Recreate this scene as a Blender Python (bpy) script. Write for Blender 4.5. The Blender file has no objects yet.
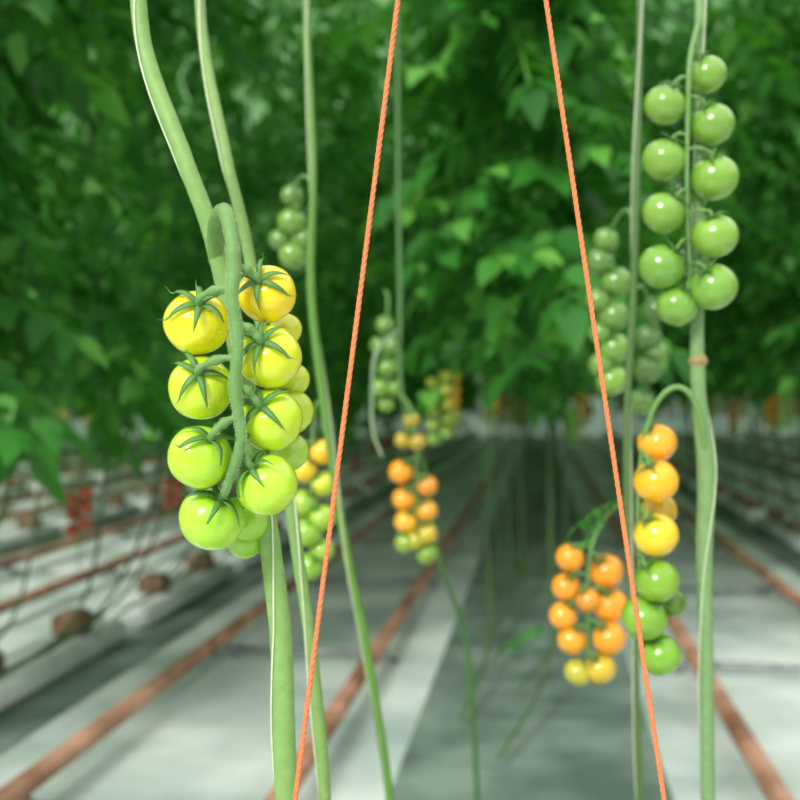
import bpy, math, random
import numpy as np
from mathutils import Vector, Matrix
random.seed(7); rng=np.random.default_rng(7)
F=1000.0; H=0.85
sc=bpy.context.scene
sc.view_settings.view_transform='Standard'
sc.view_settings.exposure=0.0

def P(x,y,d): return Vector(((x-400)*d/F, d, H-(y-400)*d/F))
TH=math.atan(0.14); CT,ST=math.cos(TH),math.sin(TH)
def R(u,v,z): return Vector((u*CT+v*ST, -u*ST+v*CT, z))
def lin(c):
    return tuple(((x/255)/12.92 if x/255<=0.04045 else ((x/255+0.055)/1.055)**2.4) for x in c)

# ---------- materials ----------
def newmat(name):
    m=bpy.data.materials.new(name); m.use_nodes=True
    nt=m.node_tree; b=nt.nodes['Principled BSDF']
    return m,nt,b
def attr_noise(nt,scale,lo,hi,detail=3):
    a=nt.nodes.new('ShaderNodeAttribute'); a.attribute_name='Col'
    n=nt.nodes.new('ShaderNodeTexNoise'); n.inputs['Scale'].default_value=scale; n.inputs['Detail'].default_value=detail
    g=nt.nodes.new('ShaderNodeNewGeometry'); nt.links.new(g.outputs['Position'],n.inputs['Vector'])
    mr=nt.nodes.new('ShaderNodeMapRange'); mr.inputs[1].default_value=0.3; mr.inputs[2].default_value=0.7
    mr.inputs[3].default_value=lo; mr.inputs[4].default_value=hi
    nt.links.new(n.outputs['Fac'],mr.inputs[0])
    vm=nt.nodes.new('ShaderNodeVectorMath'); vm.operation='SCALE'
    nt.links.new(a.outputs['Color'],vm.inputs[0]); nt.links.new(mr.outputs[0],vm.inputs['Scale'])
    return vm.outputs[0],n
fruit,nt,b=newmat('tomato_skin')
o,n=attr_noise(nt,60,0.97,1.12)
nt.links.new(o,b.inputs['Base Color'])
b.inputs['Roughness'].default_value=0.25
b.inputs['Coat Weight'].default_value=0.7; b.inputs['Coat Roughness'].default_value=0.1
b.inputs['Subsurface Weight'].default_value=0.4; b.inputs['Subsurface Scale'].default_value=0.008
b.inputs['Subsurface Radius'].default_value=(1,0.9,0.2)
stemm,nt,b=newmat('stem_skin')
o,n=attr_noise(nt,140,0.9,1.08)
nt.links.new(o,b.inputs['Base Color']); b.inputs['Roughness'].default_value=0.5
bp=nt.nodes.new('ShaderNodeBump'); bp.inputs['Strength'].default_value=0.25; bp.inputs['Distance'].default_value=0.0006
n2=nt.nodes.new('ShaderNodeTexNoise'); n2.inputs['Scale'].default_value=900
nt.links.new(n2.outputs['Fac'],bp.inputs['Height']); nt.links.new(bp.outputs[0],b.inputs['Normal'])
twine,nt,b=newmat('twine_fibre')
o,n=attr_noise(nt,400,0.9,1.1); nt.links.new(o,b.inputs['Base Color']); b.inputs['Roughness'].default_value=0.5
b.inputs['Subsurface Weight'].default_value=0.3; b.inputs['Subsurface Scale'].default_value=0.001
leafm,nt,b=newmat('tomato_leaf')
g=nt.nodes.new('ShaderNodeNewGeometry'); cr=nt.nodes.new('ShaderNodeValToRGB')
cr.color_ramp.elements[0].color=(*lin((30,86,28)),1); cr.color_ramp.elements[1].color=(*lin((116,184,78)),1)
e=cr.color_ramp.elements.new(0.6); e.color=(*lin((54,126,44)),1)
nt.links.new(g.outputs['Random Per Island'],cr.inputs[0]); nt.links.new(cr.outputs[0],b.inputs['Base Color'])
b.inputs['Roughness'].default_value=0.5; b.inputs['Specular IOR Level'].default_value=0.3
tr=nt.nodes.new('ShaderNodeBsdfTranslucent'); tr.inputs[0].default_value=(*lin((90,176,34)),1)
mx=nt.nodes.new('ShaderNodeMixShader'); mx.inputs[0].default_value=0.3
out=nt.nodes['Material Output']
nt.links.new(b.outputs[0],mx.inputs[1]); nt.links.new(tr.outputs[0],mx.inputs[2]); nt.links.new(mx.outputs[0],out.inputs[0])
def noisemat(name,c1,c2,scale,rough=0.5,metal=0,bump=0.0,transl=None):
    m,nt,b=newmat(name)
    n=nt.nodes.new('ShaderNodeTexNoise'); n.inputs['Scale'].default_value=scale; n.inputs['Detail'].default_value=6
    g=nt.nodes.new('ShaderNodeNewGeometry'); nt.links.new(g.outputs['Position'],n.inputs['Vector'])
    cr=nt.nodes.new('ShaderNodeValToRGB'); cr.color_ramp.elements[0].position=0.35; cr.color_ramp.elements[1].position=0.65
    cr.color_ramp.elements[0].color=(*lin(c1),1); cr.color_ramp.elements[1].color=(*lin(c2),1)
    nt.links.new(n.outputs['Fac'],cr.inputs[0]); nt.links.new(cr.outputs[0],b.inputs['Base Color'])
    b.inputs['Roughness'].default_value=rough; b.inputs['Metallic'].default_value=metal
    if bump:
        bp=nt.nodes.new('ShaderNodeBump'); bp.inputs['Strength'].default_value=bump; bp.inputs['Distance'].default_value=0.01
        nt.links.new(n.outputs['Fac'],bp.inputs['Height']); nt.links.new(bp.outputs[0],b.inputs['Normal'])
    if transl:
        t=nt.nodes.new('ShaderNodeBsdfTranslucent'); t.inputs[0].default_value=(*lin(transl),1)
        mx=nt.nodes.new('ShaderNodeMixShader'); mx.inputs[0].default_value=.8
        nt.links.new(b.outputs[0],mx.inputs[1]); nt.links.new(t.outputs[0],mx.inputs[2])
        nt.links.new(mx.outputs[0],nt.nodes['Material Output'].inputs[0])
    return m
floorm=noisemat('white_ground_foil',(164,184,176),(230,240,234),2.2,0.35,0,0.4)
clothm=noisemat('grey_ground_cloth',(80,102,90),(130,150,138),3.5,0.6,0,0.3)
rust=noisemat('rusty_pipe',(108,72,50),(180,138,112),5,0.4)
slabm=noisemat('slab_foil',(176,190,182),(230,236,232),3,0.35)
blockm=noisemat('rockwool',(92,68,48),(140,116,92),30,0.9)
wallm=noisemat('frosted_end_wall',(60,76,64),(84,100,86),1.5,0.8,transl=(150,172,156))
coverm=noisemat('sky_gap_cover',(50,84,50),(76,114,70),1.2,0.8,transl=(112,156,104))  # translucent green for the added cover, glows like lit leaves from below
steel=noisemat('galvanised_wire',(120,124,124),(170,172,172),20,0.4,0.7)

# ---------- builder ----------
class B:
    def __init__(s): s.V=[];s.F=[];s.M=[];s.C=[]
    def add(s,v,f,mat=0,col=(1,1,1)):
        o=len(s.V); s.V+= [tuple(p) for p in v]
        s.F+=[tuple(i+o for i in q) for q in f]; s.M+=[mat]*len(f)
        if len(col)==3 and not hasattr(col[0],'__len__'): s.C+=[(*col,1)]*len(v)
        else: s.C+=[(*c,1) for c in col]
    def done(s,name,mats,parent=None,smooth=True):
        me=bpy.data.meshes.new(name); me.from_pydata(s.V,[],s.F)
        for m in mats: me.materials.append(m)
        me.polygons.foreach_set('material_index',s.M)
        me.polygons.foreach_set('use_smooth',[smooth]*len(s.F))
        ca=me.color_attributes.new('Col','FLOAT_COLOR','POINT')
        ca.data.foreach_set('color',np.array(s.C,dtype=np.float32).ravel())
        me.update()
        ob=bpy.data.objects.new(name,me); sc.collection.objects.link(ob)
        if parent: ob.parent=parent
        return ob
def empty(name,loc=(0,0,0)):
    e=bpy.data.objects.new(name,None); e.empty_display_size=0.1; sc.collection.objects.link(e); return e

def smoothpath(pts,rad,sub=8):
    pts=[Vector(p) for p in pts]; out=[];ro=[]
    n=len(pts)
    for i in range(n-1):
        p0=pts[max(i-1,0)];p1=pts[i];p2=pts[i+1];p3=pts[min(i+2,n-1)]
        L=(p2-p1).length
        def tan(a,c):
            t=(c-a); 
            return t.normalized() if t.length>1e-9 else Vector((0,0,1))
        m1=tan(p0,p2)*L; m2=tan(p1,p3)*L
        for k in range(sub):
            t=k/sub; h00=2*t**3-3*t*t+1;h10=t**3-2*t*t+t;h01=-2*t**3+3*t*t;h11=t**3-t*t
            out.append(p1*h00+m1*h10+p2*h01+m2*h11); ro.append(rad[i]*(1-t)+rad[i+1]*t)
    out.append(pts[-1]); ro.append(rad[-1]); return out,ro
def frames(path):
    T=[]
    n=len(path)
    for i in range(n):
        t=path[min(i+1,n-1)]-path[max(i-1,0)]
        T.append(t.normalized() if t.length>1e-9 else Vector((0,0,1)))
    a=Vector((0,1,0)) if abs(T[0].y)<0.9 else Vector((1,0,0))
    N=[(a-T[0]*a.dot(T[0])).normalized()]
    for i in range(1,n):
        v=N[-1]-T[i]*N[-1].dot(T[i]); N.append(v.normalized())
    return T,N
def tube(b,pts,rad,n=10,sub=8,mat=0,col=(1,1,1),wob=0.0,smooth=True):
    if not hasattr(rad,'__len__'): rad=[rad]*len(pts)
    if smooth: path,rr=smoothpath(pts,rad,sub)
    else: path,rr=[Vector(p) for p in pts],list(rad)
    T,N=frames(path); V=[];
    for p,t,nn,r in zip(path,T,N,rr):
        bb=t.cross(nn)
        r2=r*(1+random.uniform(-wob,wob))
        for k in range(n):
            a=2*math.pi*k/n; V.append(p+(nn*math.cos(a)+bb*math.sin(a))*r2)
    Fq=[]
    for i in range(len(path)-1):
        for k in range(n):
            Fq.append((i*n+k,i*n+(k+1)%n,(i+1)*n+(k+1)%n,(i+1)*n+k))
    V.append(path[0]-T[0]*rr[0]*0.5); V.append(path[-1]+T[-1]*rr[-1]*0.6)
    a=len(V)-2; c=len(V)-1; l=(len(path)-1)*n
    for k in range(n):
        Fq.append((a,(k+1)%n,k)); Fq.append((c,l+k,l+(k+1)%n))
    b.add(V,Fq,mat,col); return path,rr,T,N
def hairs(b,path,rr,T,N,dens,length,mat,col):
    for i in range(len(path)-1):
        for _ in range(dens):
            f=random.random(); p=path[i].lerp(path[i+1],f); a=random.uniform(0,2*math.pi)
            d=N[i]*math.cos(a)+T[i].cross(N[i])*math.sin(a)
            root=p+d*rr[i]*0.95; tip=root+d*length*random.uniform(.5,1)+T[i]*random.uniform(-.3,.3)*length
            s=T[i]*0.0001
            b.add([root-s,root+s,tip],[(0,1,2)],mat,col)
def mixc(a,b_,t): return tuple(a[i]*(1-t)+b_[i]*t for i in range(3))
def axisframe(a):
    a=a.normalized(); x=Vector((1,0,0)) if abs(a.x)<0.9 else Vector((0,1,0))
    u=(x-a*x.dot(a)).normalized(); return u,a.cross(u),a
def tomato(b,c,r,axis,ctop,cbot,seg=28,rings=20,mat=0):
    u,w,a=axisframe(axis); V=[];C=[];
    ph=random.uniform(0,6.28)
    for i in range(rings+1):
        th=math.pi*i/rings
        for k in range(seg):
            fi=2*math.pi*k/seg
            s=math.sin(th)*(1+0.012*math.sin(fi*5+ph)); z=math.cos(th)*0.93
            dm=max(0,1-(math.sin(th)/0.42)) if th<1.57 else 0
            z-=0.16*dm**1.3
            V.append(c+(u*math.cos(fi)*s+w*math.sin(fi)*s+a*z)*r)
            t=0.5-0.5*math.cos(th); C.append(mixc(ctop,cbot,t))
    Fq=[(i*seg+k,(i+1)*seg+k,(i+1)*seg+(k+1)%seg,i*seg+(k+1)%seg) for i in range(rings) for k in range(seg)]
    b.add(V,Fq,mat,C)
def calyx(b,c,r,axis,mat,col,n=5,L=0.95,seg=8,wd=0.1,hi=.42):
    u,w,a=axisframe(axis); ph=random.uniform(0,6.28)
    for k in range(n):
        fi=ph+2*math.pi*k/n+random.uniform(-.2,.2); d=u*math.cos(fi)+w*math.sin(fi); side=a.cross(d)
        l=L*random.uniform(.8,1.12); lift=random.uniform(0.05,hi); V=[];cur=random.uniform(-.2,.2)
        for i in range(seg+1):
            t=i/seg; s=t*l
            ss=min(s,0.98); surf=0.93*math.sqrt(max(0,1-ss*ss))-0.16*max(0,1-ss/0.42)**1.3
            z=surf+0.06+lift*t*t+0.14*t
            p=c+(d*s*0.97+a*z+side*cur*t*t)*r
            wi=wd*r*(math.sin(math.pi*min(1,(t*0.8+0.2)))**0.7)*(1-t**3)+0.004*r
            V+=[p+side*wi+a*0.3*wi, p+a*wi*0.12, p-side*wi+a*0.3*wi, p-a*wi*0.5]
        Fq=[]
        for i in range(seg):
            for q in range(4): Fq.append((i*4+q,i*4+(q+1)%4,(i+1)*4+(q+1)%4,(i+1)*4+q))
        Fq.append((seg*4,seg*4+1,seg*4+2,seg*4+3))
        b.add(V,Fq,mat,col)
def pedicel(b,p0,c,r,axis,rad,mat,col,hair=False,colk=None,n=8):
    a=axis.normalized(); e=c+a*r*0.78; q=c+a*r*1.12
    mid=p0.lerp(q,0.55)+Vector((0,0,r*0.12))
    pts=[p0,p0.lerp(mid,.5)+Vector((0,0,r*0.05)),mid,q.lerp(mid,.4)+Vector((0,0,r*.03)),q,e]
    res=tube(b,pts,[rad*1.3,rad*.95,rad*1.8,rad*1.0,rad*1.15,rad*1.7],n=n,sub=4,mat=mat,col=col)
    if hair: hairs(b,*res,14,0.0013,mat,lin((190,215,160)))

GC=lin((86,134,58)); GR=lin((112,154,84))
PL=[empty('tomato_plant') for _ in range(6)]
# ============ foreground truss ============
b=B()
rp=[P(217,262,.672),P(215,236,.658),P(218,217,.635),P(226,212,.615),P(232,240,.603),P(234,272,.6),P(232,296,.598),P(236,325,.598),P(238,350,.597),P(235,385,.598),P(239,418,.6),P(241,438,.6),P(235,465,.602),P(224,494,.606)]
rr_=[.0056,.0054,.005,.0047,.0042,.0043,.0037,.0039,.0033,.0037,.0034,.0028,.0028,.0018]
res=tube(b,rp,rr_,n=14,sub=8,mat=1,col=GR,wob=0.04); hairs(b,*res,55,0.0015,1,lin((186,210,164)))
main=[
(267,294,29.5,.628,262,283,(252,218,24),(255,216,16),(234,268)),
(197,323,33,.622,204,305,(236,232,24),(254,238,24),(234,292)),
(270,357,32,.622,264,343,(216,228,40),(238,236,36),(236,325)),
(201,388,32.5,.620,204,373,(200,224,44),(226,234,46),(236,358)),
(271,420,32,.624,263,405,(194,224,46),(212,232,46),(237,385)),
(200,457,32.5,.612,214,437,(176,220,44),(202,232,46),(238,418)),
(267,485,31.5,.618,254,465,(182,224,56),(200,232,50),(238,438)),
(212,518,33,.628,224,496,(168,218,50),(190,228,50),(230,484)),
]
for (x,y,r,d,cx,cy,c1,c2,(ax,ay)) in main:
    R_=r*d/F; c=P(x,y,d)
    dx=(cx-x)/r; dz=-(cy-y)/r; q=dx*dx+dz*dz
    axis=Vector((dx,-math.sqrt(max(0.05,0.86-q)),dz))
    tomato(b,c,R_,axis,lin(c1),lin(c2),seg=48,rings=32)
    calyx(b,c,R_,axis,1,lin((92,142,70)),n=random.choice([5,6,6]),L=1.22,wd=0.105,seg=12,hi=.75)
    k=min(range(len(res[0])),key=lambda i:(res[0][i]-P(ax,ay,.6)).length)
    pedicel(b,res[0][k],c,R_,axis,.0018,1,GR,True,n=10)
back=[(293,380,17,.668,(200,214,50)),(290,412,24,.668,(196,214,60)),(250,522,20,.665,(160,205,60)),(246,540,19,.672,(150,200,50)),(289,452,20,.672,(172,206,70)),(285,330,17,.668,(214,214,60))]
for x,y,r,d,c1 in back:
    c=P(x,y,d); R_=r*d/F*1.02; axis=Vector((-.5,-.3,.75))
    tomato(b,c,R_,axis,lin(c1),lin(c1)); calyx(b,c,R_,axis,1,GC)
    k=min(range(len(res[0])),key=lambda i:(res[0][i]-c-Vector((0,0,.015))).length)
    pedicel(b,res[0][k],c,R_,axis,.0013,1,GR)
b.done('truss',[fruit,stemm],PL[0])

def wrap(b,path,rr,T,N,turns_per_m,rad,mat,col,phase=0):
    s=0;pts=[]
    for i in range(len(path)-1):
        L=(path[i+1]-path[i]).length; K=max(2,int(L/0.01))
        for k in range(K):
            f=k/K; a=phase+2*math.pi*turns_per_m*(s+L*f)
            nn=N[i].lerp(N[i+1],f).normalized(); bb=T[i].cross(nn)
            pts.append(path[i].lerp(path[i+1],f)+(nn*math.cos(a)+bb*math.sin(a))*(rr[i]+rad))
        s+=L
    tube(b,pts,rad,n=6,mat=mat,col=col,smooth=False)
def vine(plant,pts,rads,col,string=True,nodes=(),tpm=3.2,phase=0,scol=(214,222,190)):
    b=B(); res=tube(b,pts,rads,n=16,sub=10,mat=0,col=col,wob=0.02)
    if string: wrap(b,*res,tpm,.0007,1,lin(scol),phase)
    for p,r in nodes:
        tube(b,[p-Vector((0,0,r*.8)),p,p+Vector((0,0,r*.8))],[r*.9,r*1.3,r*.9],n=14,sub=4,mat=0,col=lin((160,140,90)))
    return b.done('vine',[stemm,twine],plant)
vine(PL[0],[P(60,-1900,.9),P(90,-900,.72),P(140,20,.68),P(186,163,.668),P(209,225,.668),P(226,290,.672),P(243,380,.675),P(254,450,.675),P(267,525,.668),P(277,600,.664),P(281,640,.664),P(286,800,.664),P(300,1250,.67),P(306,1670,.67)],
     [.0055,.0055,.0056,.0058,.0062,.0066,.0066,.0068,.0072,.0074,.0074,.0075,.0075,.0075],lin((132,170,94)),phase=1.0,tpm=2.4)
vine(PL[1],[P(160,-1500,1.0),P(200,0,.86),P(228,165,.8),P(243,225,.8),P(262,330,.8),P(285,470,.8),P(300,570,.8),P(310,640,.8),P(325,800,.8),P(350,1460,.8)],
     [.0046]*4+[.005]*6,lin((126,160,88)),phase=2.2,tpm=2.0)
vine(PL[2],[P(300,-900,1.5),P(306,0,1.25),P(313,170,1.2),P(311,290,1.2),P(322,390,1.2),P(338,500,1.2),P(350,570,1.2),P(365,640,1.2),P(390,800,1.2),P(420,1105,1.2)],
     [.0044]*3+[.0052]*7,lin((94,138,56)),phase=.5,tpm=1.6)
vine(PL[3],[P(640,-1200,1.2),P(640,0,1.12),P(637,165,1.1),P(633,300,1.1),P(627,420,1.1),P(628,520,1.1),P(634,640,1.1),P(640,800,1.1),P(650,1170,1.1)],
     [.0040]*9,lin((82,112,58)),phase=.5,tpm=1.6)
vine(PL[4],[P(705,-1300,.98),P(700,0,.95),P(699,200,.945),P(697,330,.94),P(699,400,.94),P(706,470,.94),P(704,560,.94),P(706,640,.94),P(708,800,.94),P(715,1300,.94)],
     [.005,.005,.0055,.0064,.0072,.0086,.008,.0064,.0064,.0064],lin((122,156,100)),phase=3.3,tpm=2.2,nodes=[(P(698,361,.94),.0072)])

# ============ other trusses ============
def truss(plant,fruits,d,rach,rr0=.0028,seg=24,rings=16,stemc=GR):
    b=B(); pts=[P(*(q if len(q)==3 else (q[0],q[1],d))) for q in rach]; n=len(pts)
    res=tube(b,pts,[rr0*(1-.5*i/(n-1)) for i in range(n)],n=8,sub=8,mat=1,col=stemc)
    for f in fruits:
        x,y,r,c1=f[:4]; dd=f[4] if len(f)>4 else d+.012*random.uniform(-.5,1)
        c=P(x,y,dd); R_=r*dd/F
        k=min(range(len(res[0])),key=lambda i:(res[0][i]-c-Vector((0,0,R_*1.0))).length)
        p0=res[0][k]; s=1 if p0.x>c.x else -1
        axis=Vector((s*random.uniform(.25,.6),-random.uniform(.25,.6),.8))
        tomato(b,c,R_,axis,lin(c1),lin((min(255,c1[0]+12),c1[1],c1[2])),seg=seg,rings=rings)
        calyx(b,c,R_,axis,1,GC,L=.85,wd=.1)
        pedicel(b,p0,c,R_,axis,.0013,1,stemc,n=6)
    return b.done('truss',[fruit,stemm],plant)
g1=(120,166,60)
truss(PL[4],[(663,213,21.5,g1,.92),(714,178,24,(124,172,60),.93),(715,236,23,(130,176,64),.91),(661,267,23,(112,164,58),.92),(713,287,24,(120,170,62),.915),(677,306,21,(116,166,60),.925),(690,196,18,(100,148,56),.96),(692,262,17,(100,146,56),.96),(664,160,22,g1,.93),(712,125,22,g1,.93),(665,105,21,g1,.93),(706,75,20,g1,.94)],
      .92,[(699,20,.94),(690,60),(688,110),(687,163),(687,210),(689,250),(690,275),(686,292)])
truss(PL[4],[(657,443,20,(244,172,30),.95),(656,481,22.5,(250,182,20),.93),(659,510,18,(222,190,50),.965),(656,535,22.5,(238,204,36),.93),(657,581,22.5,(124,172,40),.93),(644,618,23,(120,172,44),.935),(672,603,15,(110,150,50),.96),(660,655,21,(120,174,44),.94)],
      .94,[(705,470,.94),(703,430,.93),(692,397,.925),(677,387,.925),(660,398,.93),(648,425,.94),(640,470,.945),(638,520,.945),(640,570,.95),(650,610,.95),(655,640,.95)],rr0=.0032)
og=(248,158,24)
truss(PL[3],[(570,558,14.5,og),(566,587,14.5,(240,156,30)),(563,616,14.5,(244,164,34)),(606,571,17.5,(248,154,20)),(610,605,18,(246,158,24)),(609,638,17,(240,160,30)),(588,600,13,(220,150,40)),(572,640,15,(236,168,36)),(600,668,16,(214,184,50)),(578,672,14,(190,190,60))],
      1.3,[(628,500,1.1),(618,505,1.2),(604,520),(592,545),(588,580),(588,620),(588,650),(588,665)],rr0=.003)
gb=(98,144,58)
truss(PL[3],[(616,282,16,gb),(600,262,15,(84,130,56)),(613,316,16,gb),(614,348,16,(108,154,62)),(612,380,16,(120,164,60)),(598,300,13,gb),(600,333,12,gb),(601,365,13,gb),(606,240,13,gb)],
      1.3,[(634,215,1.12),(622,212,1.25),(610,235),(607,280),(607,330),(607,370)],rr0=.0028)
truss(PL[3],[(648,338,14,(84,126,56)),(647,370,14,(86,128,52)),(641,402,14,(96,142,54)),(655,310,13,(80,120,52)),(656,354,12,gb)],
      1.45,[(632,290,1.12),(645,290,1.4),(652,320),(650,360),(646,400)],rr0=.0026)
truss(PL[2],[(292,222,15,(104,148,56)),(293,255,15,(108,152,56)),(280,240,12,(90,134,50)),(303,240,12,(90,134,50)),(292,196,12,(90,134,50))],
      1.35,[(312,180,1.2),(300,178,1.3),(294,200),(293,235),(293,260)],rr0=.0026)
truss(PL[2],[(322,452,13,(246,190,30)),(305,470,13,(232,200,40)),(323,484,13,(196,206,60)),(304,503,14,(150,190,60)),(322,518,14,(156,196,60)),(308,532,15,(140,186,56)),(322,550,13,(146,192,60)),(297,455,11,(236,196,40)),(310,566,14,(136,186,56))],
      1.25,[(324,400,1.2),(316,405,1.22),(313,430),(313,480),(313,530),(312,560)],rr0=.0028)
om=(244,160,20)
truss(PL[5],[(401,472,12.5,om),(427,486,11,(222,146,30)),(404,499,12,(236,160,24)),(427,511,11,(220,160,30)),(406,522,12,(230,176,36)),(427,534,11,(190,170,40)),(405,543,11,(130,164,50)),(427,554,11,(120,160,50)),(416,540,10,(170,170,40)),(411,420,9,(170,160,50)),(403,440,9,(180,160,40)),(417,442,9,(180,156,40))],
      1.7,[(400,395,1.75),(410,408),(416,440),(416,480),(416,520),(416,548)],rr0=.003)
truss(PL[5],[(385,325,10,(98,140,54)),(379,346,10,(98,140,54)),(392,346,10,(96,136,54)),(387,368,10,(104,150,54)),(380,388,10,(110,154,54)),(394,388,9,(110,154,54)),(386,404,9,(110,154,54))],
      1.9,[(385,290,1.95),(388,300),(386,330),(386,370),(386,396)],rr0=.0028)
b=B()
tube(b,[P(396,-300,2.0),P(398,163,1.9),P(400,300,1.85),P(402,395,1.78),P(425,470,1.85),P(440,560,1.9),P(466,640,1.9),P(480,845,1.9)],[.005]*8,n=8,mat=0,col=lin((66,108,48)))
tube(b,[P(399,330,1.85),P(385,342,1.7),P(374,360,1.6),P(372,400,1.6),P(373,432,1.6),P(382,456,1.6)],[.003,.003,.0028,.0026,.0024,.002],n=8,mat=0,col=lin((150,176,140)))
b.done('vine',[stemm],PL[5])

# ============ orange twine ============
ZW=2.9
def string(name,xa,ya,xb,yb,d):
    A=P(xa,ya,d); Bp=P(xb,yb,d); D=Bp-A
    lo=A+D*((0.0-A.z)/D.z); hi=A+D*((ZW-A.z)/D.z)
    b=B(); L=(hi-lo).length; n=int(L/0.0011)
    T=(hi-lo).normalized(); u,w,_=axisframe(T)
    col=lin((240,132,82))
    for ph in (0,2*math.pi/3,4*math.pi/3):
        pts=[lo+T*(L*i/n)+(u*math.cos(ph+2*math.pi*i/12)+w*math.sin(ph+2*math.pi*i/12))*.00066 for i in range(n+1)]
        tube(b,pts,.00096,n=6,mat=0,col=col,smooth=False)
    kn=[hi+Vector((0.004*math.cos(a),0.002*a/6,0.004*math.sin(a))) for a in np.linspace(0,12,30)]
    tube(b,kn,.0009,n=6,mat=0,col=col,smooth=False)
    b.done(name,[twine]); return hi
h1=string('orange_twine',316,637,377,163,.585)
h2=string('orange_twine',640,637,570,163,.60)
for h in (h1,h2):
    b=B(); dv=R(0,1,0)
    tube(b,[h-dv*1.5,h+dv*18],.0016,n=8,sub=2,smooth=False); b.done('overhead_wire',[steel],None)

# ============ floor, walls, added sky cover ============
def plane(name,u0,u1,v0,v1,z,mat):
    b=B(); b.add([R(u0,v0,z),R(u1,v0,z),R(u1,v1,z),R(u0,v1,z)],[(0,1,2,3)]); return b.done(name,[mat],None,False)
VE=24
def wallpane(name,p,q,z1):
    b=B(); p=Vector(p);q=Vector(q); up=Vector((0,0,z1))
    b.add([p,q,q+up,p+up],[(0,1,2,3)]); b.done(name,[wallm],None,False)
plane('floor',-16,9,-3,VE+.2,0,floorm)
plane('added_sky_cover',-15,8.2,6.5,VE,4.3,coverm)  # added over the far rows only, blocks bright sky between the leaves
wallpane('wall_back',R(-15,VE,0),R(8.2,VE,0),4.3)
wallpane('wall_left',R(-15,0,0),R(-15,VE,0),4.3)
wallpane('wall_right',R(8.2,VE,0),R(8.2,0,0),4.3)
SP=1.5
ROWS=[-.02+SP*i for i in range(-5,5)]
for u in ROWS:
    ctr=abs(u)<.1
    w=.3 if ctr else .24
    plane('ground_cloth',u-w,u+w,0.5 if ctr else 0,VE,.004,clothm)
for u in ROWS[1:]:
    c=u-.75
    par=empty('heating_pipe_rail')
    b=B()
    for s in (-.265,.265):
        tube(b,[R(c+s,.3,.07),R(c+s,VE-.3,.07)],.0235,n=14,smooth=False)
    b.done('pipes',[rust],par)
    b=B(); v=.6
    while v<VE-1:
        tube(b,[R(c-.265,v,.03),R(c+.265,v,.03)],.01,n=6,smooth=False)
        for s in (-.265,.265):
            for e_ in (-.05,.05): tube(b,[R(c+s+e_,v,.0),R(c+s,v,.05)],.009,n=6,smooth=False)
        v+=1.3
    b.done('supports',[steel],par)
def rbox(b,u,v,z,w,l,h,mat):
    prof=[]
    r=min(w,h)*.3
    for cx,cz,a0 in ((w/2-r,h-r,0),(-w/2+r,h-r,90),(-w/2+r,r,180),(w/2-r,r,270)):
        for k in range(4):
            a=math.radians(a0+30*k); prof.append((cx+r*math.cos(a),cz+r*math.sin(a)))
    n=len(prof); V=[]
    for t,s in ((0,.8),(.03,1),(.97,1),(1,.8)):
        for x,zz in prof: V.append(R(u+x*s,v+l*t,z+zz*s))
    Fq=[(i*n+k,i*n+(k+1)%n,(i+1)*n+(k+1)%n,(i+1)*n+k) for i in range(3) for k in range(n)]
    Fq+=[tuple(range(n-1,-1,-1)),tuple(range(3*n,4*n))]
    b.add(V,Fq,mat)

# ============ plant rows ============
def leaflet(L,W):
    ts=[0,.14,.3,.46,.62,.8,1.0]; ws=[.05,.34,.5,.42,.36,.17,0.0]; jag=[0,.0,-.05,.05,-.03,.03,0]
    V=[]
    for i,(t,w) in enumerate(zip(ts,ws)):
        zc=-0.18*t*t*L
        V+= [(-w*W,(t+jag[i]*1.0)*L,zc+.12*W*w*2),(0,t*L,zc),(w*W,(t+jag[i])*L,zc+.12*W*w*2)]
    Fq=[]
    for i in range(len(ts)-1):
        Fq+=[(3*i,3*i+1,3*i+4,3*i+3),(3*i+1,3*i+2,3*i+5,3*i+4)]
    return np.array(V),np.array(Fq)
def compound(seed):
    r=np.random.default_rng(seed); VV=[];FF=[];o=0
    RL=.34
    def place(y,ang,L,roll):
        nonlocal o
        v,f=leaflet(L,L*.6)
        z0=-.5*RL*(y/RL)**2*.5
        ca,sa=math.cos(ang),math.sin(ang); cr_,sr=math.cos(roll),math.sin(roll)
        v=v@np.array([[cr_,0,-sr],[0,1,0],[sr,0,cr_]]).T
        v=v@np.array([[1,0,0],[0,.9,-.43],[0,.43,.9]])
        v=np.c_[v[:,0]*ca+v[:,1]*sa, -v[:,0]*sa+v[:,1]*ca, v[:,2]]
        v+=np.array([0,y,z0]); VV.append(v);FF.append(f+o);o+=len(v)
    for y in (.08,.16,.24,.31):
        for s in (-1,1):
            place(y+r.uniform(-.015,.015),s*r.uniform(.95,1.35),r.uniform(.085,.125),r.uniform(-.5,.5))
            if r.random()<.4: place(y+.035,s*1.2,.04,0)
    place(RL,r.uniform(-.2,.2),.13,r.uniform(-.3,.3))
    ys=np.linspace(0,RL,5); v=[]
    for y in ys:
        z0=-.25*RL*(y/RL)**2; v+=[(-.003,y,z0),(0,y,z0+.003),(.003,y,z0)]
    f=[]
    for i in range(4): f+=[(3*i,3*i+1,3*i+4,3*i+3),(3*i+1,3*i+2,3*i+5,3*i+4)]
    VV.append(np.array(v));FF.append(np.array(f)+o)
    return np.vstack(VV),np.vstack(FF)
LV=[compound(s) for s in range(6)]
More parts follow.
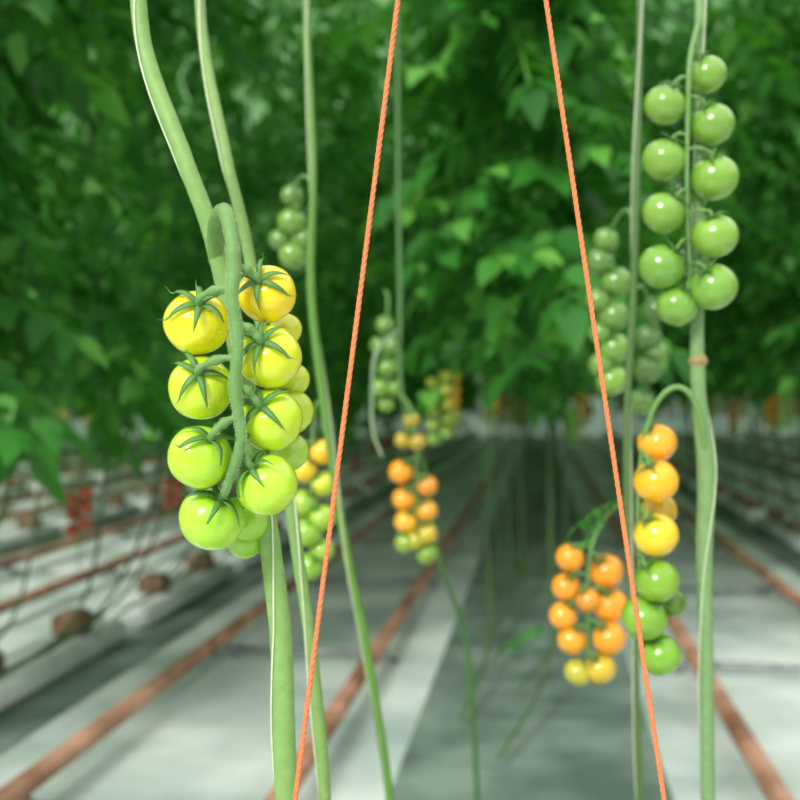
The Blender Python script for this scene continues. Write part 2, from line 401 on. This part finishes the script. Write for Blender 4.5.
def foliage(name,places,parent):
    VV=[];FF=[];o=0
    for (p,az,pitch,roll,s) in places:
        v,f=LV[rng.integers(len(LV))]
        M=(Matrix.Rotation(az,3,'Z')@Matrix.Rotation(pitch,3,'X')@Matrix.Rotation(roll,3,'Y'))
        v=(v*s)@np.array(M).T+np.array(p); VV.append(v);FF.append(f+o);o+=len(v)
    V=np.vstack(VV);Fq=np.vstack(FF)
    me=bpy.data.meshes.new(name)
    me.vertices.add(len(V)); me.vertices.foreach_set('co',V.astype(np.float32).ravel())
    me.loops.add(Fq.size); me.loops.foreach_set('vertex_index',Fq.astype(np.int32).ravel())
    me.polygons.add(len(Fq)); me.polygons.foreach_set('loop_start',np.arange(0,Fq.size,4,dtype=np.int32))
    me.materials.append(leafm); me.update(calc_edges=True); me.validate()
    me.polygons.foreach_set('use_smooth',[True]*len(me.polygons))
    ob=bpy.data.objects.new(name,me); sc.collection.objects.link(ob); ob.parent=parent
foliage('leaves',[(P(622,498,1.14),1.2,-.35,.3,.17),(P(604,515,1.27),2.0,-.6,0,.12)],PL[3])
for ri,u in enumerate(ROWS):
    par=empty('tomato_plant_row')
    ctr=abs(u)<.1; lf=(-1.6<u<-1.4)
    v0=2.7 if ctr else (1.7 if abs(u)<2 else abs(u)/.62+.3)
    if u>1: v0=max(2.4,u/.30)
    near=abs(u)<2
    dens=150 if near else 50
    pl=[]
    N=int((VE-1-v0)*dens)
    for _ in range(N):
        v=v0+(VE-1-v0)*random.random()**1.5
        zb=.96 if ctr else (.72 if lf else .9)
        if u>1: zb=.96
        zt=3.6
        z=zb+(zt-zb)*random.random()**1.05
        wu=.2
        if v>4.0 and near and z>1.3 and random.random()<.65: wu=.85
        az=random.uniform(0,6.283)
        pl.append((R(u+random.uniform(-wu,wu),v,z+.12),az,random.uniform(-.75,.05),random.uniform(-.5,.5),random.uniform(.7,1.15)))
    if ctr:
        for (v,uu) in ((3.3,.02),(3.5,.08),(4.6,-.1)): pl.append((R(uu,v,.12),random.uniform(0,6),-.2,0,.4))
    foliage('leaves',pl,par)
    b=B(); v=v0+(1.2 if ctr else -.2)
    while v<VE-1:
        s=random.choice((-1,1))*random.uniform(.05,.2); ln=random.uniform(.2,.9)
        if ctr:
            tube(b,[R(u+s*.5-.1,v-1.6,.03),R(u+s*.8,v-1.1,.12),R(u+s,v-.6,.4),R(u+s,v-.2,.85),R(u+s*.7,v,1.2),R(u+s*.3,v+.05,1.9),R(u,v+.1,3.0)],[.0055]*7,n=6,sub=4,col=lin((74,102,56)))
        else:
            tube(b,[R(u+s*.4,v-ln-.3,.1),R(u+s*.9,v-ln*.7,.2),R(u+s,v-ln*.2,.6),R(u+s*.7,v,1.1),R(u+s*.3,v+.05,1.9),R(u,v+.1,3.0)],[.0055]*6,n=6,sub=4,col=lin((58,88,44)))
        v+=.26 if v<10 else .7
    b.done('stems',[stemm],par)
    b=B(); v=v0+.3
    while v<18 and abs(u)<3.4:
        s=random.choice((-1,1)); uu=u+s*random.uniform(.14,.27); top=random.uniform(.84,.98)
        if ctr: top=random.uniform(.8,1.0); uu=u+random.choice((-1,-1,1))*random.uniform(.12,.34)
        if lf: top=random.uniform(.5,.66); uu=u+.2
        p=[R(u+s*.08,v,top),R(uu,v,top+.04),R(uu+s*.02,v,top-.05),R(uu+s*.02,v,top-.2),R(uu+s*.02,v,top-.26)]
        tube(b,p,.003,n=5,sub=4,mat=1,col=GR)
        base=random.choice([(244,170,26),(226,170,40),(226,150,30),(170,180,60),(120,165,60)])
        if lf: base=random.choice([(150,46,26),(170,60,26),(150,70,36)])
        for k in range(3 if lf else 5):
            for q in (-1,1):
                cc=base if k<3 else mixc(base,(120,165,60),(k-2)/2.5)
                c=R(uu+s*.02+q*.021,v+random.uniform(-.01,.01),top-.06-k*.043+q*.01)
                tomato(b,c,.0205,Vector((-q*.4,-.4,.8)),lin(cc),lin(cc),seg=14,rings=10)
                calyx(b,c,.0205,Vector((-q*.4,-.4,.8)),1,GC,seg=3,L=.7)
        v+=random.uniform(.4,1.0) if ctr else (random.uniform(.6,1.2) if lf else random.uniform(.3,.6))
    if b.V: b.done('trusses',[fruit,stemm],par)
    if not ctr:
        b=B(); v=1.0 if u<0 else 2
        while v<VE-1.5:
            rbox(b,u,v,.006,.18,1.1,.08,0)
            for k in (.25,.8): rbox(b,u,v+k,.083,.1,.1,.075,1)
            v+=1.25
        b.done('growing_slabs',[slabm,blockm],par)

# ============ light ============
w=bpy.data.worlds.new('World'); sc.world=w; w.use_nodes=True
bg=w.node_tree.nodes['Background']
tc=w.node_tree.nodes.new('ShaderNodeTexCoord'); sx=w.node_tree.nodes.new('ShaderNodeSeparateXYZ')
cr=w.node_tree.nodes.new('ShaderNodeValToRGB')
cr.color_ramp.elements[0].position=.48; cr.color_ramp.elements[0].color=(.36,.42,.35,1)
cr.color_ramp.elements[1].position=.85; cr.color_ramp.elements[1].color=(1,1,.97,1)
mr=w.node_tree.nodes.new('ShaderNodeMapRange'); mr.inputs[1].default_value=-1; mr.inputs[2].default_value=1
L=w.node_tree.links
L.new(tc.outputs['Generated'],sx.inputs[0]); L.new(sx.outputs['Z'],mr.inputs[0]); L.new(mr.outputs[0],cr.inputs[0]); L.new(cr.outputs[0],bg.inputs[0])
bg.inputs[1].default_value=1.45
sd=bpy.data.lights.new('sun','SUN'); sd.energy=2.7; sd.angle=math.radians(16); sd.color=(1,.99,.93)
so=bpy.data.objects.new('sun',sd); sc.collection.objects.link(so)
so.rotation_euler=Vector((.40,.70,-.58)).to_track_quat('-Z','Y').to_euler(); so.location=(-2,-3,5)

# ============ camera ============
cd=bpy.data.cameras.new('camera'); cam=bpy.data.objects.new('camera',cd); sc.collection.objects.link(cam)
cd.sensor_width=36; cd.lens=45; cam.location=(0,0,H); cam.rotation_euler=(math.radians(90),0,0)
cd.clip_start=.01
cd.dof.use_dof=True; cd.dof.focus_distance=.605; cd.dof.aperture_fstop=6.0; cd.dof.aperture_blades=0
sc.camera=cam
